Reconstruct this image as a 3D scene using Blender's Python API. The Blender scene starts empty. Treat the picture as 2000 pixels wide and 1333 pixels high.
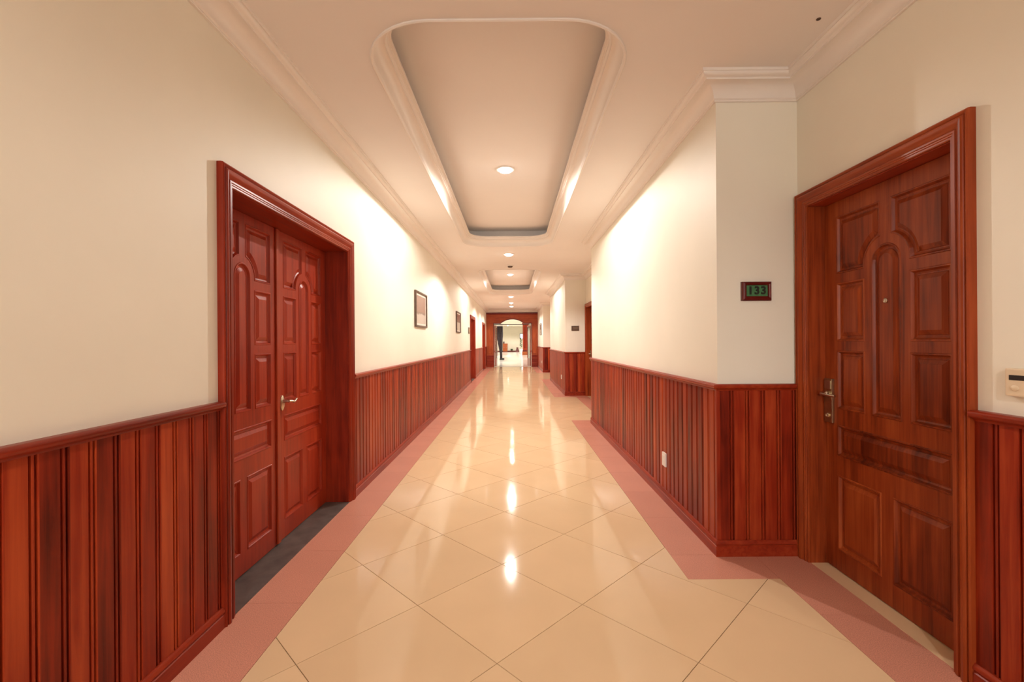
import bpy, bmesh, math, random
from mathutils import Vector, Matrix
from mathutils.geometry import tessellate_polygon

random.seed(7)
S = bpy.context.scene
COL = S.collection

# ------------------------------------------------------------------ camera, world, exposure
CAM_H = 1.36
cam_d = bpy.data.cameras.new('camera')
cam_d.sensor_width = 36.0
cam_d.lens = 36.0 * 885.0 / 2000.0
cam_d.clip_start = 0.05
cam_d.clip_end = 200
cam = bpy.data.objects.new('camera', cam_d)
COL.objects.link(cam)
cam.matrix_world = (Matrix.Translation((0, 0, CAM_H)) @ Matrix.Rotation(math.radians(0.16), 4, 'Z')
                    @ Matrix.Rotation(math.radians(90), 4, 'X') @ Matrix.Rotation(math.radians(-0.4), 4, 'Z'))
S.camera = cam

w = bpy.data.worlds.new('world')
S.world = w
w.use_nodes = True
w.node_tree.nodes['Background'].inputs[0].default_value = (1.0, 0.9, 0.78, 1)
w.node_tree.nodes['Background'].inputs[1].default_value = 0.05

S.view_settings.view_transform = 'Standard'
S.view_settings.look = 'None'
S.view_settings.gamma = 1.0
S.view_settings.use_curve_mapping = False
S.view_settings.exposure = 1.02

# area lamp added as cool fill, outside the added window behind the camera
dl = bpy.data.lights.new('fill_daylight', 'AREA'); dl.shape = 'RECTANGLE'; dl.size = 2.2; dl.size_y = 1.9
dl.energy = 82.0; dl.color = (0.93, 0.97, 1.0)
dlo = bpy.data.objects.new('fill_daylight', dl); COL.objects.link(dlo)
dlo.location = (-0.05, -6.30, 1.75); dlo.rotation_euler = (math.radians(90), 0, 0)

LAMP_COL = (1.0, 0.945, 0.875)
LAMP_POWER = 90.0
LOBBY_POWER = 330.0

# ------------------------------------------------------------------ main dimensions (metres)
ZC = 3.00            # ceiling
XL = -1.412          # left plaster
XP = 1.288           # pier plaster
XR = 1.800           # recess plaster
PER = 8.33
P0, P1 = 2.865, 7.43  # first pier front / end (plaster)
PIERS = [(P0 + k * PER, min(P1 + k * PER, 23.8)) for k in (-1, 0, 1, 2)]
YB = -6.0            # back of the corridor behind the camera
YE = 23.8            # portal plane
RAIL = 1.08
L_DOORS = [(2.16, 3.945), (14.8, 16.585), (20.6, 22.385)]       # casing outer edges along Y
R_DOORS = [(1.762 + k * PER, 2.848 + k * PER) for k in (0, 1, 2)]
BW = 0.0915          # wainscot board pitch

# ------------------------------------------------------------------ materials
def new_mat(name):
    m = bpy.data.materials.new(name)
    m.use_nodes = True
    nt = m.node_tree
    return m, nt, nt.nodes['Principled BSDF']

def nd(nt, typ, **kw):
    n = nt.nodes.new(typ)
    for k, v in kw.items():
        setattr(n, k, v)
    return n

def ramp(nt, stops):
    r = nd(nt, 'ShaderNodeValToRGB')
    e = r.color_ramp.elements
    e[0].position, e[0].color = stops[0][0], (*stops[0][1], 1)
    e[1].position, e[1].color = stops[1][0], (*stops[1][1], 1)
    for p, c in stops[2:]:
        x = e.new(p); x.color = (*c, 1)
    return r

def wood(name, axis, dark, mid, light, rough=0.3, vary=0.5, rings=False):
    """lacquered reddish wood; grain runs along axis"""
    m, nt, b = new_mat(name)
    tc = nd(nt, 'ShaderNodeTexCoord'); oi = nd(nt, 'ShaderNodeObjectInfo')
    sc = {'X': (1.0, 22, 22), 'Y': (22, 1.0, 22), 'Z': (22, 22, 1.0)}[axis]
    off = nd(nt, 'ShaderNodeVectorMath', operation='SCALE'); off.inputs[0].default_value = (17.3, 9.1, 31.7)
    nt.links.new(oi.outputs['Random'], off.inputs['Scale'])
    add = nd(nt, 'ShaderNodeVectorMath', operation='ADD')
    nt.links.new(tc.outputs['Object'], add.inputs[0]); nt.links.new(off.outputs[0], add.inputs[1])
    mp = nd(nt, 'ShaderNodeMapping'); mp.inputs['Scale'].default_value = sc
    nt.links.new(add.outputs[0], mp.inputs[0])
    n1 = nd(nt, 'ShaderNodeTexNoise'); n1.inputs['Scale'].default_value = 1.6
    n1.inputs['Detail'].default_value = 6; n1.inputs['Roughness'].default_value = 0.62
    n1.inputs['Distortion'].default_value = 0.5
    nt.links.new(mp.outputs[0], n1.inputs['Vector'])
    n2 = nd(nt, 'ShaderNodeTexNoise'); n2.inputs['Scale'].default_value = 2.4; n2.inputs['Detail'].default_value = 2
    mp2 = nd(nt, 'ShaderNodeMapping'); mp2.inputs['Scale'].default_value = tuple(1.0 if s == 1.0 else 3.0 for s in sc)
    nt.links.new(add.outputs[0], mp2.inputs[0]); nt.links.new(mp2.outputs[0], n2.inputs['Vector'])
    # fac = grain*.6 + broad*.5 + random*vary
    a1 = nd(nt, 'ShaderNodeMath', operation='MULTIPLY'); a1.inputs[1].default_value = 0.75
    nt.links.new(n1.outputs['Fac'], a1.inputs[0])
    a2 = nd(nt, 'ShaderNodeMath', operation='MULTIPLY_ADD'); a2.inputs[1].default_value = 0.5
    nt.links.new(n2.outputs['Fac'], a2.inputs[0]); nt.links.new(a1.outputs[0], a2.inputs[2])
    rr = nd(nt, 'ShaderNodeMath', operation='SUBTRACT'); rr.inputs[1].default_value = 0.5
    nt.links.new(oi.outputs['Random'], rr.inputs[0])
    a3 = nd(nt, 'ShaderNodeMath', operation='MULTIPLY_ADD'); a3.inputs[1].default_value = vary
    nt.links.new(rr.outputs[0], a3.inputs[0]); nt.links.new(a2.outputs[0], a3.inputs[2])
    r = ramp(nt, [(0.30, dark), (1.0, light), (0.62, mid)])
    nt.links.new(a3.outputs[0], r.inputs[0])
    nt.links.new(r.outputs[0], b.inputs['Base Color'])
    rm = nd(nt, 'ShaderNodeMath', operation='MULTIPLY_ADD'); rm.inputs[1].default_value = 0.12; rm.inputs[2].default_value = rough - 0.06
    nt.links.new(n1.outputs['Fac'], rm.inputs[0]); nt.links.new(rm.outputs[0], b.inputs['Roughness'])
    bp = nd(nt, 'ShaderNodeBump'); bp.inputs['Strength'].default_value = 0.06; bp.inputs['Distance'].default_value = 0.004
    nt.links.new(n1.outputs['Fac'], bp.inputs['Height']); nt.links.new(bp.outputs[0], b.inputs['Normal'])
    b.inputs['Specular IOR Level'].default_value = 0.26
    return m

D, M_, L_ = (0.12, 0.0075, 0.0022), (0.29, 0.027, 0.0075), (0.44, 0.066, 0.02)
WOOD = {ax: wood('mahogany_' + ax.lower(), ax, D, M_, L_, 0.34, 0.25) for ax in 'XYZ'}
WBOARD = wood('mahogany_board', 'Z', (0.085, 0.0055, 0.0015), (0.275, 0.023, 0.0056), (0.50, 0.080, 0.020), 0.36, 0.40)
WDOOR = wood('door_teak', 'Z', (0.06, 0.006, 0.0018), (0.28, 0.046, 0.010), (0.50, 0.115, 0.028), 0.36, 0.2)
WDOORY = wood('door_teak_rail', 'Y', (0.12, 0.012, 0.003), (0.30, 0.045, 0.010), (0.44, 0.095, 0.024), 0.36, 0.2)
WPORT = {ax: wood('portal_wood_' + ax.lower(), ax, (0.20, 0.026, 0.006), (0.44, 0.082, 0.02), (0.58, 0.14, 0.04), 0.32, 0.15) for ax in 'XZ'}
WTEAK = {ax: wood('casing_teak_' + ax.lower(), ax, (0.10, 0.011, 0.003), (0.31, 0.051, 0.011), (0.47, 0.10, 0.025), 0.33, 0.15) for ax in 'YZ'}
WRED = wood('red_door_wood', 'Z', (0.17, 0.011, 0.004), (0.36, 0.034, 0.011), (0.48, 0.068, 0.022), 0.34, 0.15)

def plain(name, col, rough=0.5, metal=0.0, noise=0.0, nscale=4.0, bump=0.0, bscale=200.0, spec=0.5):
    m, nt, b = new_mat(name)
    b.inputs['Roughness'].default_value = rough
    b.inputs['Metallic'].default_value = metal
    b.inputs['Specular IOR Level'].default_value = spec
    tc = nd(nt, 'ShaderNodeTexCoord')
    n = nd(nt, 'ShaderNodeTexNoise'); n.inputs['Scale'].default_value = nscale; n.inputs['Detail'].default_value = 4
    nt.links.new(tc.outputs['Object'], n.inputs['Vector'])
    lo = tuple(c * (1 - noise) for c in col); hi = tuple(min(1, c * (1 + noise)) for c in col)
    r = ramp(nt, [(0.3, lo), (0.7, hi)])
    nt.links.new(n.outputs['Fac'], r.inputs[0]); nt.links.new(r.outputs[0], b.inputs['Base Color'])
    if bump:
        n2 = nd(nt, 'ShaderNodeTexNoise'); n2.inputs['Scale'].default_value = bscale; n2.inputs['Detail'].default_value = 3
        nt.links.new(tc.outputs['Object'], n2.inputs['Vector'])
        bp = nd(nt, 'ShaderNodeBump'); bp.inputs['Strength'].default_value = bump; bp.inputs['Distance'].default_value = 0.003
        nt.links.new(n2.outputs['Fac'], bp.inputs['Height']); nt.links.new(bp.outputs[0], b.inputs['Normal'])
    return m

PLASTER = plain('cream_plaster', (0.88, 0.83, 0.715), 0.55, noise=0.025, nscale=1.4, bump=0.05, bscale=60, spec=0.3)
CEIL = plain('ceiling_paint', (0.89, 0.835, 0.80), 0.7, noise=0.02, nscale=1.0, bump=0.03, bscale=80, spec=0.25)
GLOSSW = plain('moulding_paint', (0.87, 0.80, 0.74), 0.38, noise=0.015, nscale=3.0, spec=0.45)
GROUT = plain('grout', (0.36, 0.24, 0.15), 0.8, noise=0.1)
STONE = plain('dark_threshold_stone', (0.105, 0.085, 0.075), 0.45, noise=0.35, nscale=9)
METAL = plain('satin_brass_nickel', (0.62, 0.54, 0.42), 0.28, 1.0, noise=0.06, nscale=30)
CHROME = plain('chrome', (0.75, 0.73, 0.70), 0.18, 1.0, noise=0.03)
BRONZE = plain('lock_bronze', (0.52, 0.41, 0.25), 0.32, 1.0, noise=0.08, nscale=40)
WHITEP = plain('white_plastic', (0.84, 0.79, 0.73), 0.35, noise=0.02)
CREAMP = plain('cream_plastic', (0.78, 0.63, 0.45), 0.38, noise=0.03)
BLACK = plain('black_plastic', (0.012, 0.009, 0.010), 0.35, noise=0.2)
DARKRED = plain('dark_red_wood', (0.12, 0.008, 0.006), 0.3, noise=0.3, nscale=14)
GREEN = plain('green_plate', (0.075, 0.21, 0.085), 0.3, noise=0.2, nscale=30)
INK = plain('dark_ink', (0.012, 0.012, 0.006), 0.5, noise=0.1)
BROWNF = plain('brown_frame', (0.10, 0.055, 0.035), 0.35, noise=0.25, nscale=25)
MAT_C = plain('picture_mat', (0.80, 0.72, 0.63), 0.6, noise=0.02)
PLATE2 = plain('brown_plate', (0.16, 0.10, 0.06), 0.4, noise=0.3, nscale=40)
GOLD = plain('gold_plate', (0.55, 0.38, 0.18), 0.35, 0.6, noise=0.2, nscale=40)
DRAPE = plain('dark_drape', (0.028, 0.016, 0.022), 0.75, noise=0.4, nscale=12)
LEAF = plain('leaf_green', (0.075, 0.13, 0.05), 0.4, noise=0.35, nscale=12)
POTW = plain('white_pot', (0.80, 0.78, 0.76), 0.3, noise=0.02)
LOBW = plain('lobby_wall_paint', (0.82, 0.76, 0.62), 0.6, noise=0.02)
LOBF = plain('lobby_marble', (0.80, 0.76, 0.71), 0.14, noise=0.06, nscale=1.5)
DARKM = plain('dark_metal', (0.06, 0.045, 0.04), 0.4, 0.5, noise=0.1)
CABW = wood('cabinet_wood', 'Z', (0.25, 0.05, 0.012), (0.42, 0.10, 0.03), (0.52, 0.15, 0.05), 0.4, 0.1)

def tile_mat(name, base, var, rough, speck=0.0):
    m, nt, b = new_mat(name)
    tc = nd(nt, 'ShaderNodeTexCoord'); oi = nd(nt, 'ShaderNodeObjectInfo')
    n = nd(nt, 'ShaderNodeTexNoise'); n.inputs['Scale'].default_value = 2.2; n.inputs['Detail'].default_value = 5
    nt.links.new(tc.outputs['Object'], n.inputs['Vector'])
    add = nd(nt, 'ShaderNodeMath', operation='MULTIPLY_ADD'); add.inputs[1].default_value = 0.35
    nt.links.new(oi.outputs['Random'], add.inputs[0]); nt.links.new(n.outputs['Fac'], add.inputs[2])
    r = ramp(nt, [(0.35, tuple(c * (1 - var) for c in base)), (1.0, tuple(min(1, c * (1 + var)) for c in base))])
    nt.links.new(add.outputs[0], r.inputs[0])
    out = r.outputs[0]
    if speck:
        v = nd(nt, 'ShaderNodeTexNoise'); v.inputs['Scale'].default_value = 260; v.inputs['Detail'].default_value = 2
        nt.links.new(tc.outputs['Object'], v.inputs['Vector'])
        rr = ramp(nt, [(0.38, (1 - speck,) * 3), (0.62, (1 + speck,) * 3)])
        nt.links.new(v.outputs['Fac'], rr.inputs[0])
        mx = nd(nt, 'ShaderNodeMix', data_type='RGBA', blend_type='MULTIPLY'); mx.inputs[0].default_value = 1
        nt.links.new(out, mx.inputs[6]); nt.links.new(rr.outputs[0], mx.inputs[7]); out = mx.outputs[2]
    nt.links.new(out, b.inputs['Base Color'])
    n3 = nd(nt, 'ShaderNodeTexNoise'); n3.inputs['Scale'].default_value = 5; n3.inputs['Detail'].default_value = 3
    nt.links.new(tc.outputs['Object'], n3.inputs['Vector'])
    rm = nd(nt, 'ShaderNodeMath', operation='MULTIPLY_ADD'); rm.inputs[1].default_value = 0.05; rm.inputs[2].default_value = rough - 0.025
    nt.links.new(n3.outputs['Fac'], rm.inputs[0]); nt.links.new(rm.outputs[0], b.inputs['Roughness'])
    b.inputs['Specular IOR Level'].default_value = 0.16
    return m

CREAM_T = tile_mat('cream_tile', (0.78, 0.555, 0.34), 0.05, 0.07)
PINK_T = tile_mat('pink_border_tile', (0.62, 0.275, 0.195), 0.05, 0.24, 0.16)

def emit_mat(name, col, strength):
    m, nt, b = new_mat(name)
    b.inputs['Base Color'].default_value = (*col, 1)
    b.inputs['Emission Color'].default_value = (*col, 1)
    b.inputs['Emission Strength'].default_value = strength
    return m
BULB = emit_mat('lit_bulb', (1.0, 0.94, 0.85), 11.0)
SCREEN = emit_mat('lit_screen', (0.85, 0.9, 1.0), 1.2)

def glass_mat():
    m, nt, b = new_mat('door_glass')
    out = nt.nodes['Material Output']
    tr = nd(nt, 'ShaderNodeBsdfTransparent'); tr.inputs[0].default_value = (0.95, 0.97, 0.96, 1)
    gl = nd(nt, 'ShaderNodeBsdfGlossy'); gl.inputs['Roughness'].default_value = 0.02
    fr = nd(nt, 'ShaderNodeFresnel'); fr.inputs[0].default_value = 1.45
    mx = nd(nt, 'ShaderNodeMixShader')
    nt.links.new(fr.outputs[0], mx.inputs[0]); nt.links.new(tr.outputs[0], mx.inputs[1]); nt.links.new(gl.outputs[0], mx.inputs[2])
    nt.links.new(mx.outputs[0], out.inputs['Surface'])
    return m
GLASS = glass_mat()

def picture_mat(name, z_split, top, bottom, line):
    m, nt, b = new_mat(name)
    tc = nd(nt, 'ShaderNodeTexCoord'); sx = nd(nt, 'ShaderNodeSeparateXYZ')
    nt.links.new(tc.outputs['Object'], sx.inputs[0])
    n = nd(nt, 'ShaderNodeTexNoise'); n.inputs['Scale'].default_value = 9; n.inputs['Detail'].default_value = 5
    nt.links.new(tc.outputs['Object'], n.inputs['Vector'])
    ad = nd(nt, 'ShaderNodeMath', operation='MULTIPLY_ADD'); ad.inputs[1].default_value = 0.08
    nt.links.new(n.outputs['Fac'], ad.inputs[0]); nt.links.new(sx.outputs['Z'], ad.inputs[2])
    r = ramp(nt, [(0.0, bottom), (1.0, top)])
    r.color_ramp.interpolation = 'LINEAR'
    e = r.color_ramp.elements.new(z_split - 0.02); e.color = (*bottom, 1)
    e = r.color_ramp.elements.new(z_split); e.color = (*line, 1)
    e = r.color_ramp.elements.new(z_split + 0.03); e.color = (*top, 1)
    nt.links.new(ad.outputs[0], r.inputs[0])
    nt.links.new(r.outputs[0], b.inputs['Base Color'])
    b.inputs['Roughness'].default_value = 0.25
    return m

# ------------------------------------------------------------------ mesh helpers
class MB:
    def __init__(s): s.v, s.f = [], []
    def add(s, vs, fs, flip=False):
        o = len(s.v); s.v += [tuple(p) for p in vs]
        for f in fs:
            f = [i + o for i in f]
            s.f.append(f[::-1] if flip else f)
    def box(s, a, b):
        x0, x1 = sorted((a[0], b[0])); y0, y1 = sorted((a[1], b[1])); z0, z1 = sorted((a[2], b[2]))
        vs = [(x0, y0, z0), (x1, y0, z0), (x1, y1, z0), (x0, y1, z0), (x0, y0, z1), (x1, y0, z1), (x1, y1, z1), (x0, y1, z1)]
        s.add(vs, [(3, 2, 1, 0), (4, 5, 6, 7), (0, 1, 5, 4), (1, 2, 6, 5), (2, 3, 7, 6), (3, 0, 4, 7)])
    def rings(s, rings, closed=True, cap0=False, cap1=False, flip=False):
        n = len(rings[0]); vs = [p for r in rings for p in r]; fs = []
        for i in range(len(rings) - 1):
            for j in range(n if closed else n - 1):
                k = (j + 1) % n
                fs.append((i * n + j, i * n + k, (i + 1) * n + k, (i + 1) * n + j))
        if cap0: fs.append(tuple(range(n))[::-1])
        if cap1: fs.append(tuple((len(rings) - 1) * n + i for i in range(n)))
        s.add(vs, fs, flip)
    def lathe(s, prof, center, axis='Z', n=24, cap0=False, cap1=False):
        rs = []
        for r, h in prof:
            ring = []
            for i in range(n):
                a = 2 * math.pi * i / n
                c, d = r * math.cos(a), r * math.sin(a)
                p = {'Z': (c, d, h), 'X': (h, c, d), 'Y': (d, h, c)}[axis]
                ring.append(tuple(p[q] + center[q] for q in range(3)))
            rs.append(ring)
        s.rings(rs, True, cap0, cap1)
    def tube(s, pts, rad, n=10):
        pts = [Vector(p) for p in pts]; rs = []
        rads = rad if isinstance(rad, (list, tuple)) else [rad] * len(pts)
        for i, p in enumerate(pts):
            t = (pts[min(i + 1, len(pts) - 1)] - pts[max(i - 1, 0)]).normalized()
            u = t.cross(Vector((0, 0, 1)));
            if u.length < 0.05: u = t.cross(Vector((0, 1, 0)))
            u.normalize(); v = t.cross(u)
            rs.append([tuple(p + (u * math.cos(2 * math.pi * k / n) + v * math.sin(2 * math.pi * k / n)) * rads[i]) for k in range(n)])
        s.rings(rs, True, True, True)

def setp(o, label=None, cat=None, group=None, kind=None):
    if label: o['label'] = label
    if cat: o['category'] = cat
    if group: o['group'] = group
    if kind: o['kind'] = kind
    return o

def build(name, mb, mat, parent=None, base=None, smooth=None, bevel=None, recalc=True):
    """one mesh object; vertices are given in world space, base = world origin of the (top) parent"""
    if base is None:
        base = parent.get('_base', (0, 0, 0)) if parent else (0, 0, 0)
    b = Vector(base)
    me = bpy.data.meshes.new(name)
    me.from_pydata([tuple(Vector(p) - b) for p in mb.v], [], mb.f)
    if recalc:
        bm = bmesh.new(); bm.from_mesh(me)
        bmesh.ops.remove_doubles(bm, verts=bm.verts, dist=1e-5)
        if bevel:
            bmesh.ops.bevel(bm, geom=[e for e in bm.edges if len(e.link_faces) == 2 and e.calc_face_angle(0) > 0.7],
                            offset=bevel, segments=2, affect='EDGES', profile=0.7)
        bmesh.ops.recalc_face_normals(bm, faces=bm.faces)
        bm.to_mesh(me); bm.free()
    if smooth:
        me.shade_smooth(); me.set_sharp_from_angle(angle=math.radians(smooth))
    me.materials.append(mat)
    o = bpy.data.objects.new(name, me)
    COL.objects.link(o)
    if parent:
        o.parent = parent
    else:
        o.location = b
    return o

BASES = {}
def root(name, base, label, cat, group=None, kind=None):
    o = bpy.data.objects.new(name, None)
    o.empty_display_size = 0.1
    COL.objects.link(o); o.location = base
    BASES[o.name] = base
    return setp(o, label, cat, group, kind)

def part(name, mb, mat, parent, **kw):
    top = parent
    while top.parent: top = top.parent
    return build(name, mb, mat, parent, base=tuple(top.location), **kw)

def offset_poly(path, d):
    """offset an open 2-D polyline to its left by d with mitred corners"""
    out = []
    n = len(path)
    for i in range(n):
        p = Vector(path[i])
        ts = []
        if i > 0: ts.append((p - Vector(path[i - 1])).normalized())
        if i < n - 1: ts.append((Vector(path[i + 1]) - p).normalized())
        ns = [Vector((-t.y, t.x)) for t in ts]
        if len(ns) == 1: out.append(p + ns[0] * d)
        else:
            m = (ns[0] + ns[1]); m = m / (1 + ns[0].dot(ns[1]))
            out.append(p + m * d)
    return out

def sweep_plan(mb, path, prof):
    """profile (projection to the left of the path, z) swept along a plan polyline, ends capped"""
    offs = {}
    rings = []
    cols = [[(*q, z) for q in offset_poly(path, pr)] for pr, z in prof]
    for i in range(len(path)):
        rings.append([c[i] for c in cols])
    mb.rings(rings, True, True, True)

def inset_closed(poly, d):
    """inset a closed CCW polygon"""
    n = len(poly); out = []
    for i in range(n):
        p = Vector(poly[i]); a = (p - Vector(poly[i - 1])).normalized(); b = (Vector(poly[(i + 1) % n]) - p).normalized()
        na, nb = Vector((-a.y, a.x)), Vector((-b.y, b.x))
        m = (na + nb) / max(0.25, 1 + na.dot(nb))
        out.append(tuple(p + m * d))
    return out

def tess(outer, holes):
    loops = [[Vector((*p, 0)) for p in outer]] + [[Vector((*p, 0)) for p in h] for h in holes]
    flat = [tuple(p[:2]) for l in loops for p in l]
    return flat, [tuple(t) for t in tessellate_polygon(loops)]

# ------------------------------------------------------------------ FLOOR
fl = MB(); fl.box((XL - 0.25, YB, -0.06), (XR + 0.15, YE + 0.3, -0.004))
floor = setp(build('floor', fl, GROUT), 'corridor floor of cream diagonal tiles with pink granite borders', 'floor', kind='structure')

CL, CP, CR = -1.105, 0.983, 1.505   # cream limits: left, beside a pier, beside a recess wall
BORD = 0.292
def rects():
    out = [(CL, CP, YB, YE)]
    prev = YB
    for a, b in PIERS:
        s = prev if prev == YB else prev + BORD
        if a - BORD > s: out.append((CP, CR, s, a - BORD))
        prev = b
    return out
REG = rects()

def clip_poly(poly, x0, x1, y0, y1):
    def cl(pts, f, inter):
        o = []
        for i in range(len(pts)):
            a, b = pts[i - 1], pts[i]
            fa, fb = f(a), f(b)
            if fa != fb: o.append(inter(a, b))
            if fb: o.append(b)
        return o
    def ix(v): return lambda a, b: (v, a[1] + (b[1] - a[1]) * (v - a[0]) / (b[0] - a[0]))
    def iy(v): return lambda a, b: (a[0] + (b[0] - a[0]) * (v - a[1]) / (b[1] - a[1]), v)
    for f, it in ((lambda p: p[0] >= x0, ix(x0)), (lambda p: p[0] <= x1, ix(x1)), (lambda p: p[1] >= y0, iy(y0)), (lambda p: p[1] <= y1, iy(y1))):
        poly = cl(poly, f, it)
        if len(poly) < 3: return []
    return poly

HD = 0.6 / math.sqrt(2)
GAP = 0.0026
cache_tile = {}
rest_tiles = MB()
n_tiles = 0
for i in range(-6, 8):
    for j in range(-30, 52):
        if (i + j) % 2 == 0: continue
        cx, cy = -0.078 + HD * i, 2.758 + HD * j
        h = HD - GAP
        dia = [(-h, 0), (0, -h), (h, 0), (0, h)]
        polys = []
        for (x0, x1, y0, y1) in REG:
            q = clip_poly([(cx + a, cy + b) for a, b in dia], x0 + (0 if x0 == CP else 0.0015), x1 - (0 if x1 == CP and any(r[0] == CP and r[2] < cy + HD and r[3] > cy - HD for r in REG) else 0.0015), y0, y1)
            if len(q) >= 3: polys.append(q)
        if not polys: continue
        mb = MB()
        area = 0
        for q in polys:
            n = len(q)
            area += abs(sum(q[k - 1][0] * q[k][1] - q[k][0] * q[k - 1][1] for k in range(n))) / 2
            mb.add([(x, y, 0.0) for x, y in q] + [(x, y, -0.004) for x, y in q],
                   [tuple(range(n))] + [(k, k + n, (k + 1) % n + n, (k + 1) % n) for k in range(n)])
        if area < 1e-3: continue
        if cy < 1.0 - HD or cy > 20.5:
            rest_tiles.add(mb.v, mb.f); continue
        full = len(polys) == 1 and abs(area - 2 * h * h) < 1e-4
        if full:
            if 'm' not in cache_tile:
                m2 = MB(); m2.add([(a, b, 0) for a, b in dia] + [(a, b, -0.004) for a, b in dia],
                                  [(0, 1, 2, 3)] + [(k, k + 4, (k + 1) % 4 + 4, (k + 1) % 4) for k in range(4)])
                t = build('floor_tile', m2, CREAM_T, floor, base=(0, 0, 0), recalc=False)
                cache_tile['m'] = t.data
            else:
                t = bpy.data.objects.new('floor_tile', cache_tile['m']); COL.objects.link(t); t.parent = floor
            t.location = (cx, cy, 0)
        else:
            build('floor_tile', mb, CREAM_T, floor, base=(0, 0, 0), recalc=False)
        n_tiles += 1
setp(build('floor_tiles_beyond', rest_tiles, CREAM_T, floor, base=(0, 0, 0), recalc=False), kind='stuff')

cache_b = {}
def border_tile(x0, x1, y0, y1):
    g = 0.001
    k = (round(x1 - x0, 3), round(y1 - y0, 3))
    if k not in cache_b:
        mb = MB(); a, b = (x1 - x0) / 2 - g, (y1 - y0) / 2 - g
        mb.box((-a, -b, -0.004), (a, b, 0.0))
        t = build('border_tile', mb, PINK_T, floor, base=(0, 0, 0)); cache_b[k] = t.data
    else:
        t = bpy.data.objects.new('border_tile', cache_b[k]); COL.objects.link(t); t.parent = floor
    t.location = ((x0 + x1) / 2, (y0 + y1) / 2, 0.0)
def strip_y(x0, x1, y0, y1, step=0.6, start=None):
    y = y0
    while y < y1 - 1e-4:
        e = min(y + step, y1)
        border_tile(x0, x1, y, e); y = e
strip_y(XL, CL, 2.36 - 0.59 * 17, YE, 0.59)
prev = YB
for a, b in PIERS:
    s = prev if prev == YB else prev + BORD
    if prev == YB: strip_y(CR, XR, YB, a, 0.6)
    else: strip_y(CR, XR, prev, a, (a - prev) / 6.0)
    strip_y(CP, XP, a, b, 0.6)
    border_tile(CP, CR, a - BORD, a)
    if b < YE - 0.4: border_tile(CP, CR, b, b + BORD)
    prev = b

# ------------------------------------------------------------------ WALLS
WT = 0.20
lw = MB()
segs = []; y = YB
for a, b in L_DOORS:
    segs.append((y, a + 0.05)); y = b - 0.05
segs.append((y, YE))
for a, b in segs: lw.box((XL - WT, a, 0), (XL, b, ZC + 0.02))
for a, b in L_DOORS: lw.box((XL - WT, a + 0.05, 2.18), (XL, b - 0.05, ZC + 0.02))
wall_left = setp(build('wall_left', lw, PLASTER), 'cream plaster wall with red board wainscot and double doors', 'wall', kind='structure')

rw = MB()
RT = 0.12
prev = YB
for k, (a, b) in enumerate(PIERS):
    # recess wall from prev to a with its door
    dd = [d for d in R_DOORS if prev < d[0] < a]
    y = prev
    for (d0, d1) in dd:
        rw.box((XR, y, 0), (XR + RT, d0 + 0.05, ZC + 0.02))
        rw.box((XR, d0 + 0.05, 2.20), (XR + RT, d1 - 0.04, ZC + 0.02))
        y = d1 - 0.04
    rw.box((XR, y, 0), (XR + RT, a, ZC + 0.02))
    rw.box((XP, a, 0), (XR + RT, b, ZC + 0.02))
    prev = b
wall_right = setp(build('wall_right', rw, PLASTER), 'cream plaster wall stepping around projecting piers with red board wainscot', 'wall', kind='structure')

WX0, WX1, WZ0, WZ1 = -1.15, 1.05, 0.80, 2.70
bw = MB()
bw.box((XL - WT, YB - 0.2, 0), (WX0, YB, ZC + 0.02)); bw.box((WX1, YB - 0.2, 0), (XR + RT, YB, ZC + 0.02))
bw.box((WX0, YB - 0.2, 0), (WX1, YB, WZ0)); bw.box((WX0, YB - 0.2, WZ1), (WX1, YB, ZC + 0.02))
setp(build('wall_back', bw, PLASTER), 'cream plaster end wall of the corridor with an added window', 'wall', kind='structure')
win = root('added_window', (-0.05, YB - 0.1, WZ0), 'added unseen white framed window in the end wall of the corridor', 'window', kind='structure')  # unseen window, added so cool fill light reaches the near walls
for x0, x1, z0, z1, nm in ((WX0, WX0 + 0.06, WZ0, WZ1, 'frame_side'), (WX1 - 0.06, WX1, WZ0, WZ1, 'frame_side'), (WX0 + 0.06, WX1 - 0.06, WZ0, WZ0 + 0.06, 'frame_sill'), (WX0 + 0.06, WX1 - 0.06, WZ1 - 0.06, WZ1, 'frame_head'), (-0.075, -0.025, WZ0 + 0.06, WZ1 - 0.06, 'mullion')):
    mb = MB(); mb.box((x0, YB - 0.13, z0), (x1, YB - 0.07, z1)); part(nm, mb, WHITEP, win)
for x0, x1 in ((WX0 + 0.06, -0.075), (-0.025, WX1 - 0.06)):
    mb = MB(); mb.box((x0, YB - 0.104, WZ0 + 0.06), (x1, YB - 0.096, WZ1 - 0.06)); part('pane', mb, GLASS, win)

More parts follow.
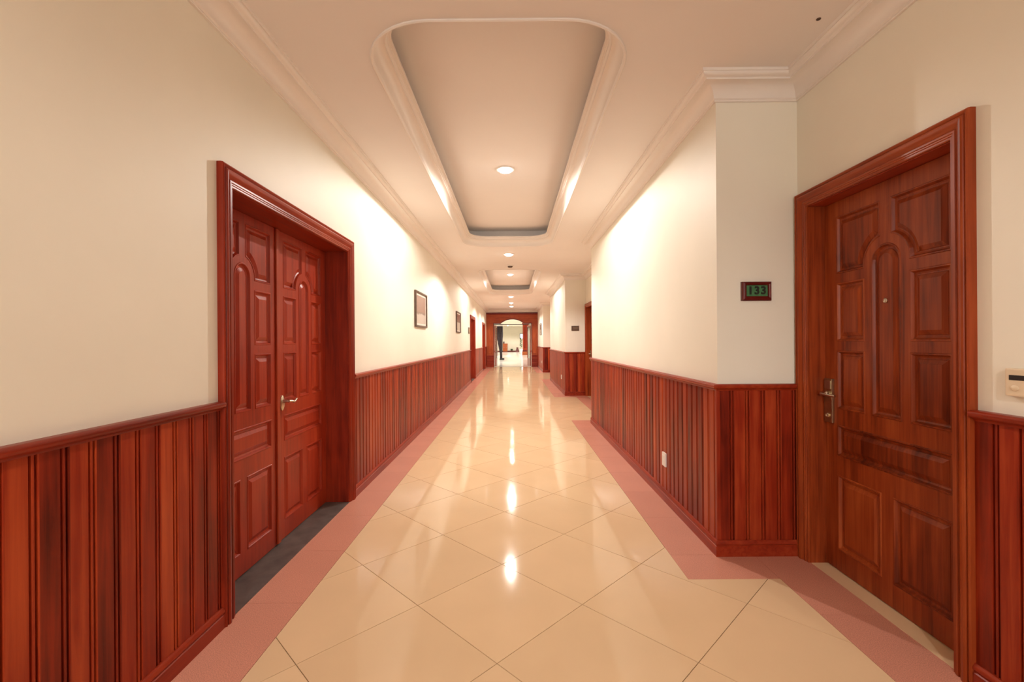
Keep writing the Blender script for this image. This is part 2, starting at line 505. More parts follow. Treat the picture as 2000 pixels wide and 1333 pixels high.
# ------------------------------------------------------------------ wainscot boards
BZ0, BZ1 = 0.085, RAIL - 0.02
BP = [(0.0, 0.0135), (0.0600, 0.0135), (0.0620, 0.0120), (0.0635, 0.0010), (0.0685, 0.0010), (0.0705, 0.0105), (0.0730, 0.0125), (0.0775, 0.0125), (0.0800, 0.0105), (0.0815, 0.0010), (0.0860, 0.0010), (0.0875, 0.0120), (0.0895, 0.0135), (BW, 0.0135)]
def board_mesh():
    mb = MB()
    mb.rings([[(u, -h, BZ0) for u, h in BP], [(u, -h, BZ1) for u, h in BP]], closed=False)
    me = bpy.data.meshes.new('board'); me.from_pydata(mb.v, [], mb.f); me.materials.append(WBOARD)
    return me
BMESH = board_mesh()
far_l, far_r = MB(), MB()
def boards(wall, p0, direc, length, nrm_rot, far=None):
    """boards from p0 along direc; nrm_rot rotates local (+x along, -y out)"""
    n = max(1, round(length / BW)); s = length / n / BW
    for k in range(n):
        p = Vector(p0) + Vector(direc) * (k * length / n)
        if far is not None:
            M = Matrix.Translation((*p, 0)) @ Matrix.Rotation(nrm_rot, 4, 'Z') @ Matrix.Diagonal((s, 1, 1, 1))
            far.add([M @ v.co for v in BMESH.vertices], [tuple(f.vertices) for f in BMESH.polygons])
        else:
            o = bpy.data.objects.new('board', BMESH); COL.objects.link(o); o.parent = wall
            o.location = (*p, 0); o.rotation_euler = (0, 0, nrm_rot); o.scale = (s, 1, 1)
H = math.pi / 2
# left wall: facing +X, local +x runs along +Y (rotation +90: x->+Y, -y -> +X)
for a, b in segs:
    a2 = a + 0.05 if a > YB else a
    b2 = b - 0.05 if b < YE else b
    if b2 <= 3: # near piece: individual boards only where they show
        boards(wall_left, (XL, 0.87), (0, 1), b2 - 0.87, H)
        boards(wall_left, (XL, YB), (0, 1), 0.87 - YB, H, far_l)
    elif a2 < 14:
        boards(wall_left, (XL, a2), (0, 1), b2 - a2, H)
    elif a2 < 18:
        boards(wall_left, (XL, a2), (0, 1), b2 - a2, H)
    else:
        boards(wall_left, (XL, a2), (0, 1), b2 - a2, H, far_l)
setp(build('boards_beyond', far_l, WBOARD, wall_left, base=(0, 0, 0), recalc=False), kind='stuff')
# right wall: facing -X : rotation -90: x -> -Y, -y -> -X
prev = YB
for k, (a, b) in enumerate(PIERS):
    dd = [d for d in R_DOORS if prev < d[0] < a]
    far = far_r if a > 18 or a < 0 else None
    pieces = [(prev, dd[0][0])] if dd else [(prev, a)]
    for (s, e) in pieces:
        if e < 3 and s < 0.9 and dd:
            boards(wall_right, (XR, e), (0, -1), e - 1.4, -H)
            boards(wall_right, (XR, 1.4), (0, -1), 1.4 - s, -H, far_r)
        else:
            boards(wall_right, (XR, e), (0, -1), e - s, -H, far_r)
    boards(wall_right, (XP, b), (0, -1), b - a, -H, far)                  # pier side
    boards(wall_right, (XP, a), (1, 0), XR - XP - 0.02, 0, None if a > 0 else far_r)   # pier front, facing -Y
    for yy in ((a,) if b > YE - 0.4 else (a, b)):
        sg = -1 if yy == a else 1
        mb = MB(); mb.box((XP - 0.0145, yy + sg * 0.0145, BZ0), (XP + 0.008, yy - sg * 0.008, BZ1)); part('corner_bead', mb, WOOD['Z'], wall_right, bevel=0.003)
    if b < YE - 0.4: boards(wall_right, (XR, b), (-1, 0), XR - XP, math.pi, far_r)
    prev = b
setp(build('boards_beyond', far_r, WBOARD, wall_right, base=(0, 0, 0), recalc=False), kind='stuff')

# ------------------------------------------------------------------ baseboards, chair rails, cornices
def right_paths(gap_doors):
    """plan polylines of the right wall, walked so that the room lies to the left"""
    paths, cur, prev = [], [(XR, YB)], YB
    for a, b in PIERS:
        dd = [d for d in R_DOORS if prev < d[0] < a]
        if gap_doors and dd:
            cur.append((XR, dd[0][0])); paths.append(cur); cur = [(XR - 0.025, a), (XP, a)]
        else:
            cur += [(XR, a), (XP, a)]
        if b < YE - 0.4: cur += [(XP, b), (XR, b)]
        else: cur += [(XP, YE)]
        prev = b
    paths.append(cur)
    return paths
def left_paths(gap):
    if not gap: return [[(XL, YE), (XL, YB)]]
    out = []
    for a, b in segs:
        a2 = a + 0.05 if a > YB else a
        b2 = b - 0.05 if b < YE else b
        out.append([(XL, b2), (XL, a2)])
    return out

BASEP = [(0, 0), (0.027, 0), (0.027, 0.062), (0.023, 0.066), (0.023, 0.070), (0.028, 0.076), (0.028, 0.084), (0.022, 0.094), (0.019, 0.099), (0, 0.099)]
RAILP = [(0, RAIL - 0.042), (0.016, RAIL - 0.042), (0.020, RAIL - 0.034), (0.026, RAIL - 0.030), (0.034, RAIL - 0.028), (0.040, RAIL - 0.022), (0.042, RAIL - 0.014), (0.040, RAIL - 0.006), (0.034, RAIL - 0.001), (0.026, RAIL), (0, RAIL)]
CORP = [(0, 2.857), (0.012, 2.857), (0.014, 2.861), (0.012, 2.868), (0.017, 2.871)]
for t in range(9):
    a = t / 8 * math.pi / 2
    CORP.append((0.020 + 0.075 * (1 - math.cos(a)), 2.874 + 0.075 * math.sin(a)))
CORP += [(0.100, 2.949), (0.100, 2.958), (0.104, 2.960)]
for t in range(5):
    a = t / 4 * math.pi / 2
    CORP.append((0.106 + 0.022 * math.sin(a), 2.962 + 0.022 * (1 - math.cos(a))))
CORP += [(0.134, 2.984), (0.136, 3.0), (0, 3.0)]

def swept(name, paths, prof, mat, label, cat, smooth=35):
    r = root(name, (0, 0, 0), label, cat, kind='structure')
    for p in paths:
        mb = MB(); sweep_plan(mb, p, prof)
        part({'baseboard': 'baseboard_run', 'chair rail': 'rail_run', 'cornice': 'cornice_run'}[cat], mb, mat, r, smooth=smooth)
    return r
def mk_swept(name, path_list, prof, mat, label, cat):
    if len(path_list) == 1:
        mb = MB(); sweep_plan(mb, path_list[0], prof)
        return setp(build(name, mb, mat, smooth=35), label, cat, kind='structure')
    return swept(name, path_list, prof, mat, label, cat)
mk_swept('baseboard_left', left_paths(True), BASEP, WOOD['Y'], 'red wood baseboard below the boards of the double-door wall', 'baseboard')
mk_swept('baseboard_right', right_paths(True), BASEP, WOOD['Y'], 'red wood baseboard wrapping around the projecting piers', 'baseboard')
mk_swept('trim_1', left_paths(True), RAILP, WOOD['Y'], 'rounded red wood chair rail on the double-door wall', 'chair rail')
mk_swept('trim_2', right_paths(True), RAILP, WOOD['Y'], 'rounded red wood chair rail wrapping around the piers', 'chair rail')
mk_swept('trim_3', left_paths(False), CORP, GLOSSW, 'straight cream plaster cornice above the double-door wall', 'cornice')
mk_swept('trim_4', right_paths(False), CORP, GLOSSW, 'cream plaster cornice stepping around the piers', 'cornice')

# ------------------------------------------------------------------ CEILING with trays
TX, THX = -0.075, 0.632       # tray centre and half width of the lip
TW = 0.118                    # moulding width
TRAYS = [(5.072, 2.654), (13.13, 2.654), (-2.98, 2.654)]
LIPZ, TOPZ = 3.14, 3.30
def rrect(cx, cy, hx, hy, r, n=10):
    pts = []
    for (sx, sy, a0) in ((1, -1, -90), (1, 1, 0), (-1, 1, 90), (-1, -1, 180)):
        for i in range(n + 1):
            a = math.radians(a0 + 90 * i / n)
            pts.append((cx + sx * (hx - r) + r * math.cos(a), cy + sy * (hy - r) + r * math.sin(a)))
    return pts
RAD = 0.40
holes = [rrect(TX, cy, THX + TW, hy + TW, RAD) for cy, hy in TRAYS]
flat, tris = tess([(XL - 0.25, YB - 0.2), (XR + 0.15, YB - 0.2), (XR + 0.15, YE + 0.3), (XL - 0.25, YE + 0.3)], [h for h in holes])
cm = MB(); cm.add([(x, y, ZC) for x, y in flat], tris)
ceiling = setp(build('ceiling', cm, CEIL), 'peach cream plaster ceiling with long rounded recessed trays', 'ceiling', kind='structure')
for cy, hy in TRAYS:
    prof = [(0.0, 3.0), (0.0, 2.992), (0.006, 2.988), (0.012, 2.990), (0.016, 2.998), (0.018, 3.004)]
    for t in range(9):
        a = t / 8 * math.pi / 2
        prof.append((0.020 + 0.060 * (1 - math.cos(a)), 3.006 + 0.085 * math.sin(a)))
    prof += [(0.084, 3.091), (0.084, 3.102), (0.088, 3.104), (0.096, 3.110), (0.098, 3.122), (0.104, 3.124), (0.104, 3.130), (0.118, 3.132), (0.118, 3.150)]
    rg = []
    for d, z in prof:
        rg.append([(x, y, z) for x, y in rrect(TX, cy, THX + TW - d, hy + TW - d, max(0.04, RAD - d))])
    mb = MB(); mb.rings(rg, True)
    part('tray_moulding', mb, GLOSSW, ceiling, smooth=38)
    mb = MB()
    st = 0.27
    r0 = [(x, y, 3.150) for x, y in rrect(TX, cy, THX, hy, RAD - TW)]
    r1 = [(x, y, 3.150) for x, y in rrect(TX, cy, THX + st, hy + st, RAD)]
    r2 = [(x, y, TOPZ) for x, y in rrect(TX, cy, THX + st, hy + st, RAD)]
    mb.rings([r0, r1, r2], True, False, True)
    part('tray_recess', mb, CEIL, ceiling, smooth=30)

# ------------------------------------------------------------------ DOORS
def wall_pt(side):
    if side == 'L': return lambda u, n, z: (XL + n, u, z)
    return lambda u, n, z: (XR - n, u, z)

CASP = [(0.0, -0.02), (0.0, 0.012), (0.004, 0.016), (0.012, 0.016), (0.015, 0.020), (0.020, 0.020), (0.024, 0.024), (0.032, 0.024),
        (0.036, 0.019), (0.042, 0.022), (0.052, 0.030), (0.060, 0.034), (0.070, 0.036), (0.078, 0.033), (0.082, 0.026), (0.086, 0.030),
        (0.094, 0.034), (0.100, 0.030), (0.102, 0.020), (0.102, 0.0)]
def casing(rt, side, o0, o1, zt, wd, mats=None):
    mats = mats or WOOD
    P = wall_pt(side); k = wd / 0.102
    i0, i1, it = o0 + wd, o1 - wd, zt - wd
    def ring(pts): return pts
    a, b, c = MB(), MB(), MB()
    # three mitred members: two uprights and the head
    def member(mb, pf):
        mb.rings([[P(*pf(0, q * k, h)) for q, h in CASP], [P(*pf(1, q * k, h)) for q, h in CASP]], True, True, True)
    member(a, lambda e, q, h: (i0 - q, h, (0 if e == 0 else it + q)))
    member(b, lambda e, q, h: (i1 + q, h, (0 if e == 0 else it + q)))
    member(c, lambda e, q, h: ((i0 - q if e == 0 else i1 + q), h, it + q))
    for mb, m, nm in ((a, mats['Z'], 'casing'), (b, mats['Z'], 'casing'), (c, mats['Y'], 'casing_head')):
        part(nm, mb, m, rt, smooth=30)
    return i0, i1, it

def arc(cx, cy, r, a0, a1, n):
    return [(cx + r * math.cos(math.radians(a0 + (a1 - a0) * i / n)), cy + r * math.sin(math.radians(a0 + (a1 - a0) * i / n))) for i in range(n + 1)]

def panel_layout(W):
    """door panels as CCW polygons in (u, z), u 0..W"""
    c = W / 2; st = 0.098 * W / 0.9; g = 0.032 * W / 0.9
    ar = 0.094 * W / 0.9; ao = 0.140 * W / 0.9; zc = 1.752
    L, R = st, W - st
    polys = []
    # upper pair, concave bite of the arch band
    import math as m
    zb = 1.738
    # left: bottom from L to the arch, up the arch, to the gap, top
    a_end = m.degrees(m.acos(-(g) / ao))           # angle where arc meets c-g
    sb = max(-0.99, (zb - zc) / ao)
    a_st = 180 - m.degrees(m.asin(sb))
    left = [(L, zb)] + arc(c, zc, ao, a_st, a_end, 8) + [(c - g, 2.07), (L, 2.07)]
    polys.append(left)
    polys.append([(2 * c - x, z) for x, z in left][::-1])
    # second and third rows
    for (z0, z1) in ((1.345, 1.685), (0.952, 1.292)):
        q = [(L, z0), (c - ao, z0), (c - ao, z1), (L, z1)]
        polys.append(q); polys.append([(2 * c - x, z) for x, z in q][::-1])
    # arched middle panel
    polys.append([(c - ar, 0.952), (c + ar, 0.952)] + arc(c, zc, ar, 0, 180, 12))
    # cross panel
    polys.append([(L, 0.677), (R, 0.677), (R, 0.857), (L, 0.857)])
    # bottom pair, inner top corners sweeping up
    q = [(L, 0.13), (c - g - 0.004, 0.13), (c - g - 0.004, 0.565), (L, 0.565)]
    polys.append(q); polys.append([(2 * c - x, z) for x, z in q][::-1])
    return polys

PANP = [(0.0, 0.0), (0.003, 0.003), (0.008, 0.003), (0.011, -0.001), (0.016, -0.010), (0.024, -0.013), (0.029, -0.013), (0.031, -0.0105), (0.052, -0.001)]
def leaf(rt, side, n0, u0, u1, ztop, mat, z0=0.008, flipu=False, thick=0.04):
    P = wall_pt(side); W = u1 - u0
    polys = panel_layout(W)
    T = (lambda u: u1 - u) if flipu else (lambda u: u0 + u)
    outer = [(0, z0), (W, z0), (W, ztop), (0, ztop)]
    flat, tris = tess(outer, polys)
    mb = MB()
    mb.add([P(T(u), n0, z) for u, z in flat], tris)
    # edges and back
    c = [(0, z0), (W, z0), (W, ztop), (0, ztop)]
    mb.rings([[P(T(u), n0, z) for u, z in c], [P(T(u), n0 - thick, z) for u, z in c]], True, False, True)
    lf = part('door_leaf', mb, mat, rt, recalc=True)
    for pl in polys:
        mb = MB(); rg = []
        for d, h in PANP:
            rg.append([P(T(u), n0 + h, z) for u, z in inset_closed(pl, d)])
        mb.rings(rg, True, False, True)
        part('panel', mb, mat, lf, recalc=True)
    return lf

def jamb(rt, side, i0, i1, it, depth, thick=0.025, mat=None):
    P = wall_pt(side)
    for (a, b, nm) in ((i0 - thick, i0 + 0.004, 'jamb'), (i1 - 0.004, i1 + thick, 'jamb')):
        mb = MB(); mb.box(P(a, -depth, 0), P(b, 0.002, it + thick)); part(nm, mb, mat or WOOD['Z'], rt)
    mb = MB(); mb.box(P(i0 + 0.004, -depth, it - 0.004), P(i1 - 0.004, 0.002, it + thick)); part('jamb_head', mb, WOOD['Y'], rt)

# ---- right hand single doors
def right_door(name, d0, d1, label):
    rt = root(name, (XR, (d0 + d1) / 2, 0), label, 'door', kind='structure')
    i0, i1, it = casing(rt, 'R', d0, d1, 2.257, 0.091, WTEAK)
    P = wall_pt('R')
    jamb(rt, 'R', i0, i1, it, 0.14, mat=WTEAK['Z'])
    n0 = -0.092
    lf = leaf(rt, 'R', n0, i0 + 0.005, i1 - 0.005, it - 0.006, WDOOR, flipu=True)
    mb = MB(); mb.box(P(i0, -0.14, -0.005), P(i1, 0.0, 0.002)); part('threshold', mb, CREAM_T, rt)
    # lock: tall plate with card reader, lever and cylinder
    lk = i1 - 0.047
    mb = MB(); mb.box(P(lk - 0.033, n0, 0.862), P(lk + 0.033, n0 + 0.016, 1.122))
    plate = part('lock_plate', mb, BRONZE, rt, bevel=0.003)
    mb = MB(); mb.box(P(lk - 0.024, n0 + 0.016, 1.062), P(lk + 0.024, n0 + 0.020, 1.110)); part('card_reader', mb, METAL, plate, bevel=0.001)
    mb = MB(); mb.lathe([(0.017, 0), (0.017, 0.018), (0.012, 0.022), (0.011, 0.05), (0.0, 0.05)], (0, 0, 0), 'X', 16)
    mb.v = [P(lk - 0.006 + v[1], n0 + 0.014 + v[0], 1.034 + v[2]) for v in mb.v]
    mb.tube([P(lk - 0.006, n0 + 0.058, 1.034), P(lk - 0.03, n0 + 0.064, 1.034), P(lk - 0.075, n0 + 0.062, 1.032), P(lk - 0.115, n0 + 0.056, 1.030)], [0.010, 0.010, 0.0085, 0.007], 12)
    part('lever', mb, METAL, plate, smooth=50)
    mb = MB(); mb.lathe([(0.013, 0), (0.013, 0.006), (0.010, 0.008), (0.006, 0.004), (0.0, 0.004)], (0, 0, 0), 'X', 18)
    mb.v = [P(lk + v[1], n0 + 0.016 + v[0], 0.905 + v[2]) for v in mb.v]
    part('lock_cylinder', mb, METAL, plate, smooth=40)
    # peephole
    c = (i0 + i1) / 2
    mb = MB(); mb.lathe([(0.013, -0.006), (0.013, 0.004), (0.010, 0.007), (0.006, 0.005), (0.0, 0.005)], (0, 0, 0), 'X', 18)
    mb.v = [P(c + v[1], n0 + v[0], 1.552 + v[2]) for v in mb.v]
    part('peephole', mb, METAL, rt, smooth=40)
    return rt
right_door('door_1', *R_DOORS[0], 'brown panelled wooden guest room door with peephole beside the 133 plate')
right_door('door_2', *R_DOORS[1], 'wooden guest room door in the middle recess behind the first pier')
right_door('door_3', *R_DOORS[2], 'wooden guest room door in the far recess before the portal')

# ---- left hand double doors
def double_door(name, d0, d1, label):
    rt = root(name, (XL, (d0 + d1) / 2, 0), label, 'double door', kind='structure')
    i0, i1, it = casing(rt, 'L', d0, d1, 2.232, 0.100)
    P = wall_pt('L')
    jamb(rt, 'L', i0, i1, it, 0.25)
    n0 = -0.183
    c = (i0 + i1) / 2
    leaf(rt, 'L', n0 + 0.006, i0 + 0.005, c - 0.002, it - 0.006, WRED)
    lf = leaf(rt, 'L', n0, c + 0.002, i1 - 0.005, it - 0.006, WRED)
    mb = MB(); mb.box(P(c - 0.03, n0 + 0.0065, 0.012), P(c + 0.006, n0 + 0.018, it - 0.008)); part('astragal', mb, WOOD['Z'], rt, bevel=0.003)
    mb = MB(); mb.box(P(i0, -0.24, -0.006), P(i1, 0.012, 0.003)); part('threshold', mb, STONE, rt)
    # lever handle on a small shaped plate
    hu, hz = c + 0.060, 0.957
    mb = MB()
    rg = []
    for h, s in ((0.0, 1.0), (0.006, 1.0), (0.010, 0.8)):
        rg.append([P(hu + 0.026 * s * math.cos(a), n0 + h, hz - 0.012 + 0.052 * s * math.sin(a)) for a in [2 * math.pi * t / 20 for t in range(20)]])
    mb.rings(rg, True, False, True)
    pl = part('handle_plate', mb, METAL, rt, smooth=35)
    mb = MB()
    mb.tube([P(hu, n0 + 0.008, hz), P(hu, n0 + 0.035, hz), P(hu + 0.004, n0 + 0.05, hz)], [0.013, 0.010, 0.010], 12)
    mb.tube([P(hu - 0.006, n0 + 0.05, hz), P(hu + 0.03, n0 + 0.052, hz - 0.002), P(hu + 0.065, n0 + 0.052, hz - 0.012), P(hu + 0.09, n0 + 0.050, hz - 0.006), P(hu + 0.118, n0 + 0.048, hz + 0.004)], [0.010, 0.009, 0.009, 0.008, 0.005], 12)
    part('lever', mb, METAL, pl, smooth=50)
    return rt
double_door('door_4', *L_DOORS[0], 'red panelled wooden double door with lever handle and dark stone threshold')
double_door('door_5', *L_DOORS[1], 'red wooden double door just past the second picture frame')
double_door('door_6', *L_DOORS[2], 'red wooden double door right beside the arched portal')

# ------------------------------------------------------------------ PORTAL at the end
PC = -0.045
O0, O1 = -1.005, 0.945          # opening
OZ = 2.27
AR_W, AR_T = 0.62, 2.50
PT = 0.28
portal = root('wall_end', (PC, YE, 0), 'red wood arched portal wall closing the corridor before the lobby', 'portal', kind='structure')
def px(poly, y0, y1, mb):
    """prism of an XZ polygon between two y"""
    flat, tris = tess(poly, [])
    n = len(poly)
    mb.add([(x, y0, z) for x, z in flat], tris)
    mb.add([(x, y1, z) for x, z in flat], tris)
    mb.rings([[(x, y0, z) for x, z in poly], [(x, y1, z) for x, z in poly]], True)
def arch_pts(w, t, zb, n=18):
    h = t - zb; r = (w * w + h * h) / (2 * h); a = math.asin(min(1, w / r))
    return [(PC + r * math.sin(-a + 2 * a * i / n), t - r + r * math.cos(-a + 2 * a * i / n)) for i in range(n + 1)]
ap = arch_pts(AR_W, AR_T, OZ)
mb = MB(); px([(XL, 2.86), (XL, OZ), (O0, OZ)] + ap + [(O1, OZ), (XP, OZ), (XP, 2.86)], YE, YE + PT, mb)
part('arch_panel', mb, WPORT['X'], portal)
for a, b in ((XL, O0), (O1, XP)):
    mb = MB(); mb.box((a, YE, 0), (b, YE + PT, OZ)); pil = part('pillar', mb, WPORT['Z'], portal)
    mb = MB(); mb.box((a + 0.02, YE - 0.03, 0), (b - 0.005, YE, 0.62)); part('plinth', mb, WOOD['Z'], pil, bevel=0.006)
    for q in range(6):
        mb = MB(); mb.box((a + 0.03, YE - 0.045, 0.10 + q * 0.085), (b - 0.02, YE - 0.03, 0.15 + q * 0.085)); part('rib', mb, WOOD['X'], pil, bevel=0.005)
    mb = MB(); mb.box((a + 0.09, YE - 0.03, 0.70), (b - 0.08, YE, 2.15)); part('raised_panel', mb, WPORT['Z'], pil, bevel=0.008)
# arch trim, frieze mouldings, keystone
mb = MB()
o1 = arch_pts(AR_W + 0.03, AR_T + 0.035, OZ + 0.02)
mb.rings([[(x, YE - 0.02, z) for x, z in ap], [(x, YE - 0.025, z) for x, z in o1], [(x, YE, z) for x, z in o1]], False)
mb.rings([[(x, YE, z) for x, z in ap], [(x, YE - 0.02, z) for x, z in ap]], False)
part('arch_trim', mb, DARKRED, portal)
mb = MB(); mb.box((XL, YE - 0.05, 2.80), (XP, YE, 2.86)); part('crown_moulding', mb, DARKRED, portal, bevel=0.015)
mb = MB(); mb.box((XL, YE - 0.025, 2.74), (XP, YE, 2.80)); part('crown_fillet', mb, WOOD['X'], portal, bevel=0.008)
mb = MB(); px([(PC - 0.10, 2.72), (PC - 0.065, 2.54), (PC + 0.065, 2.54), (PC + 0.10, 2.72)], YE - 0.03, YE, mb); part('keystone', mb, WPORT['X'], portal, bevel=0.006)
for a, b in ((O0 - 0.03, O0), (O1, O1 + 0.03)):
    mb = MB(); mb.box((a, YE - 0.03, 0), (b, YE, OZ + 0.03)); part('opening_edge', mb, DARKRED, portal, bevel=0.004)
for a, b in ((O0 - 0.03, PC - AR_W), (PC + AR_W, O1 + 0.03)):
    mb = MB(); mb.box((a, YE - 0.03, OZ), (b, YE, OZ + 0.04)); part('opening_edge', mb, DARKRED, portal, bevel=0.004)
hw = MB(); hw.box((XL, YE, 2.86), (XP, YE + PT, ZC + 0.02)); part('plaster_head', hw, PLASTER, portal)
cr = MB(); sweep_plan(cr, [(XP - 0.02, YE), (XL + 0.02, YE)], CORP); part('cornice_run', cr, GLOSSW, portal, smooth=35)
# head bar and glass leaves, both swung open into the lobby
mb = MB(); mb.box((O0, YE + 0.20, 2.215), (O1, YE + 0.24, 2.25)); part('head_bar', mb, DARKM, portal)
def glass_leaf(name, hx, sgn, ang, label):
    g = root(name, (hx, YE + 0.30, 0), label, 'glass door', kind='structure')
    g.rotation_euler = (0, 0, 0)
    d = Vector((math.cos(ang) * sgn, math.sin(ang), 0)); n = Vector((-d.y, d.x, 0))
    def q(t, o, z): v = Vector((hx, YE + 0.30, 0)) + d * t + n * o; return (v.x, v.y, z)
    def bx(t0, t1, z0, z1, o, mat, nm, par):
        mb = MB()
        vs = [q(t, s, z) for z in (z0, z1) for (t, s) in ((t0, -o), (t1, -o), (t1, o), (t0, o))]
        mb.add(vs, [(0, 1, 2, 3), (4, 5, 6, 7), (0, 1, 5, 4), (1, 2, 6, 5), (2, 3, 7, 6), (3, 0, 4, 7)])
        return part(nm, mb, mat, par)
    W = 0.93
    for t0, t1 in ((0, 0.07), (W - 0.07, W)): bx(t0, t1, 0.02, 2.20, 0.02, WOOD['Z'], 'stile', g)
    bx(0.07, W - 0.07, 0.02, 0.42, 0.02, WOOD['Z'], 'kick_panel', g)
    bx(0.07, W - 0.07, 2.10, 2.20, 0.02, WOOD['Z'], 'top_rail', g)
    bx(0.07, W - 0.07, 0.42, 2.10, 0.004, GLASS, 'glass_pane', g)
    mb = MB(); mb.tube([q(W - 0.035, -0.05 * 1, 0.55), q(W - 0.035, -0.06, 0.9), q(W - 0.035, -0.05, 1.35)], 0.014, 10); part('pull_bar', mb, CHROME, g)
    return g
glass_leaf('door_7', O0 + 0.03, 1, math.radians(86), 'glazed portal door leaf swung open beside the dark drape')
glass_leaf('door_8', O1 - 0.03, -1, math.radians(82), 'glazed portal door leaf swung open beside the wooden column')

# ------------------------------------------------------------------ LOBBY beyond the portal
LY = 57.0
LX0, LX1, LZ = -4.5, 4.5, 3.15
mb = MB(); mb.box((LX0, YE + 0.3, -0.06), (LX1, LY + 0.2, 0.0))
setp(build('floor_lobby', mb, LOBF), 'glossy pale marble floor of the lobby beyond the portal', 'floor', kind='structure')
mb = MB(); mb.box((LX0, YE + PT, LZ), (LX1, LY + 0.2, LZ + 0.1))
setp(build('ceiling_lobby', mb, LOBW), 'pale lobby ceiling seen through the arch', 'ceiling', kind='structure')
mb = MB(); mb.box((LX0, LY, 0), (LX1, LY + 0.2, LZ))
setp(build('wall_lobby_back', mb, LOBW), 'bright cream back wall of the lobby', 'wall', kind='structure')
mb = MB(); mb.box((LX0 - 0.2, YE + PT, 0), (LX0, LY, LZ))
setp(build('wall_lobby_left', mb, LOBW), 'cream lobby side wall behind the dark drape', 'wall', kind='structure')
mb = MB(); mb.box((LX1, YE + PT, 0), (LX1 + 0.2, LY, LZ))
setp(build('wall_lobby_right', mb, LOBW), 'cream lobby side wall behind the wooden column', 'wall', kind='structure')
mb = MB(); mb.box((LX0, YE + PT - 0.05, 0), (XL, YE + PT, LZ)); mb.box((XP, YE + PT - 0.05, 0), (LX1, YE + PT, LZ)); mb.box((XL, YE + PT - 0.05, 2.9), (XP, YE + PT, LZ))
setp(build('wall_lobby_front', mb, LOBW), 'lobby wall around the back of the portal', 'wall', kind='structure')
mb = MB(); mb.box((LX0, LY - 0.02, 0), (LX1, LY, 0.14))
setp(build('baseboard_lobby', mb, DARKRED), 'dark baseboard along the lobby back wall', 'baseboard', kind='structure')

# reception cabinet
cb = root('wooden_cabinet', (-1.02, LY - 0.35, 0), 'orange brown wooden cabinet against the lobby back wall', 'cabinet')
mb = MB(); mb.box((-1.30, LY - 0.55, 0.06), (-0.72, LY - 0.05, 1.00)); bd = part('body', mb, CABW, cb, bevel=0.01)
mb = MB(); mb.box((-1.33, LY - 0.58, 1.00), (-0.69, LY - 0.03, 1.04)); part('top', mb, CABW, cb, bevel=0.008)
mb = MB(); mb.box((-1.27, LY - 0.52, 0.0), (-0.75, LY - 0.08, 0.06)); part('base', mb, DARKRED, cb)
for x0, x1 in ((-1.28, -1.015), (-1.005, -0.74)):
    mb = MB(); mb.box((x0, LY - 0.57, 0.09), (x1, LY - 0.55, 0.97)); dr = part('door', mb, CABW, cb, bevel=0.006)
    mb = MB(); mb.box((x0 + 0.12, LY - 0.59, 0.50), (x0 + 0.14, LY - 0.57, 0.62)); part('handle', mb, METAL, dr)
bx_ = root('cabinet_box', (-1.18, LY - 0.3, 1.04), 'small brown box standing on the lobby cabinet', 'box')  # small unidentified thing on the cabinet, built as a plain box
mb = MB(); mb.box((-1.27, LY - 0.38, 1.04), (-1.10, LY - 0.22, 1.26)); part('body', mb, BROWNF, bx_, bevel=0.01)
mb = MB(); mb.box((-1.285, LY - 0.395, 1.26), (-1.085, LY - 0.205, 1.29)); part('lid', mb, DARKRED, bx_, bevel=0.005)
# low green plant by the back wall
def leafy(rt, cx, cy, z0, n, h, spread, lw, nm='leaf'):
    for k in range(n):
        a = 2.4 * k + random.random(); zz = z0 + h * (0.15 + 0.85 * (k + 0.5) / n)
        r = spread * (0.55 + 0.45 * random.random()) * (1.0 - 0.35 * k / n)
        d = Vector((math.cos(a), math.sin(a), 0)); s = Vector((-d.y, d.x, 0))
        p0 = Vector((cx, cy, zz - 0.25 * r)); pm = p0 + d * r * 0.55 + Vector((0, 0, r * 0.55)); p1 = p0 + d * r + Vector((0, 0, r * 0.35))
        mb = MB()
        up = Vector((0, 0, 0.012))
        vs = [p0, pm + s * lw, p1, pm - s * lw, pm + up]
        mb.add([tuple(v) for v in vs], [(0, 1, 4), (1, 2, 4), (2, 3, 4), (3, 0, 4)])
        part(nm, mb, LEAF, rt)
PX, PY = 0.80, 47.6
pp = root('potted_plant', (PX, PY, 0), 'tall leafy green plant in a white pot in the lobby', 'plant')
mb = MB(); mb.lathe([(0.10, 0.0), (0.15, 0.02), (0.19, 0.45), (0.20, 0.52), (0.17, 0.52), (0.16, 0.44), (0.0, 0.44)], (PX, PY, 0), 'Z', 24, cap0=True); part('pot', mb, POTW, pp, smooth=35)
mb = MB(); mb.tube([(PX, PY, 0.43), (PX + 0.02, PY, 0.8), (PX - 0.03, PY, 1.2), (PX, PY, 1.6)], [0.018, 0.015, 0.012, 0.006], 8); part('stem', mb, LEAF, pp)
leafy(pp, PX, PY, 0.5, 34, 1.15, 0.34, 0.06)
lp = root('potted_shrub', (-0.2, LY - 0.5, 0), 'low green shrub in a shallow pot at the lobby back wall', 'plant')
mb = MB(); mb.lathe([(0.12, 0), (0.18, 0.02), (0.2, 0.16), (0.17, 0.16), (0.0, 0.14)], (-0.2, LY - 0.5, 0), 'Z', 20, cap0=True); part('pot', mb, DARKRED, lp, smooth=35)
leafy(lp, -0.2, LY - 0.5, 0.14, 18, 0.2, 0.35, 0.06)
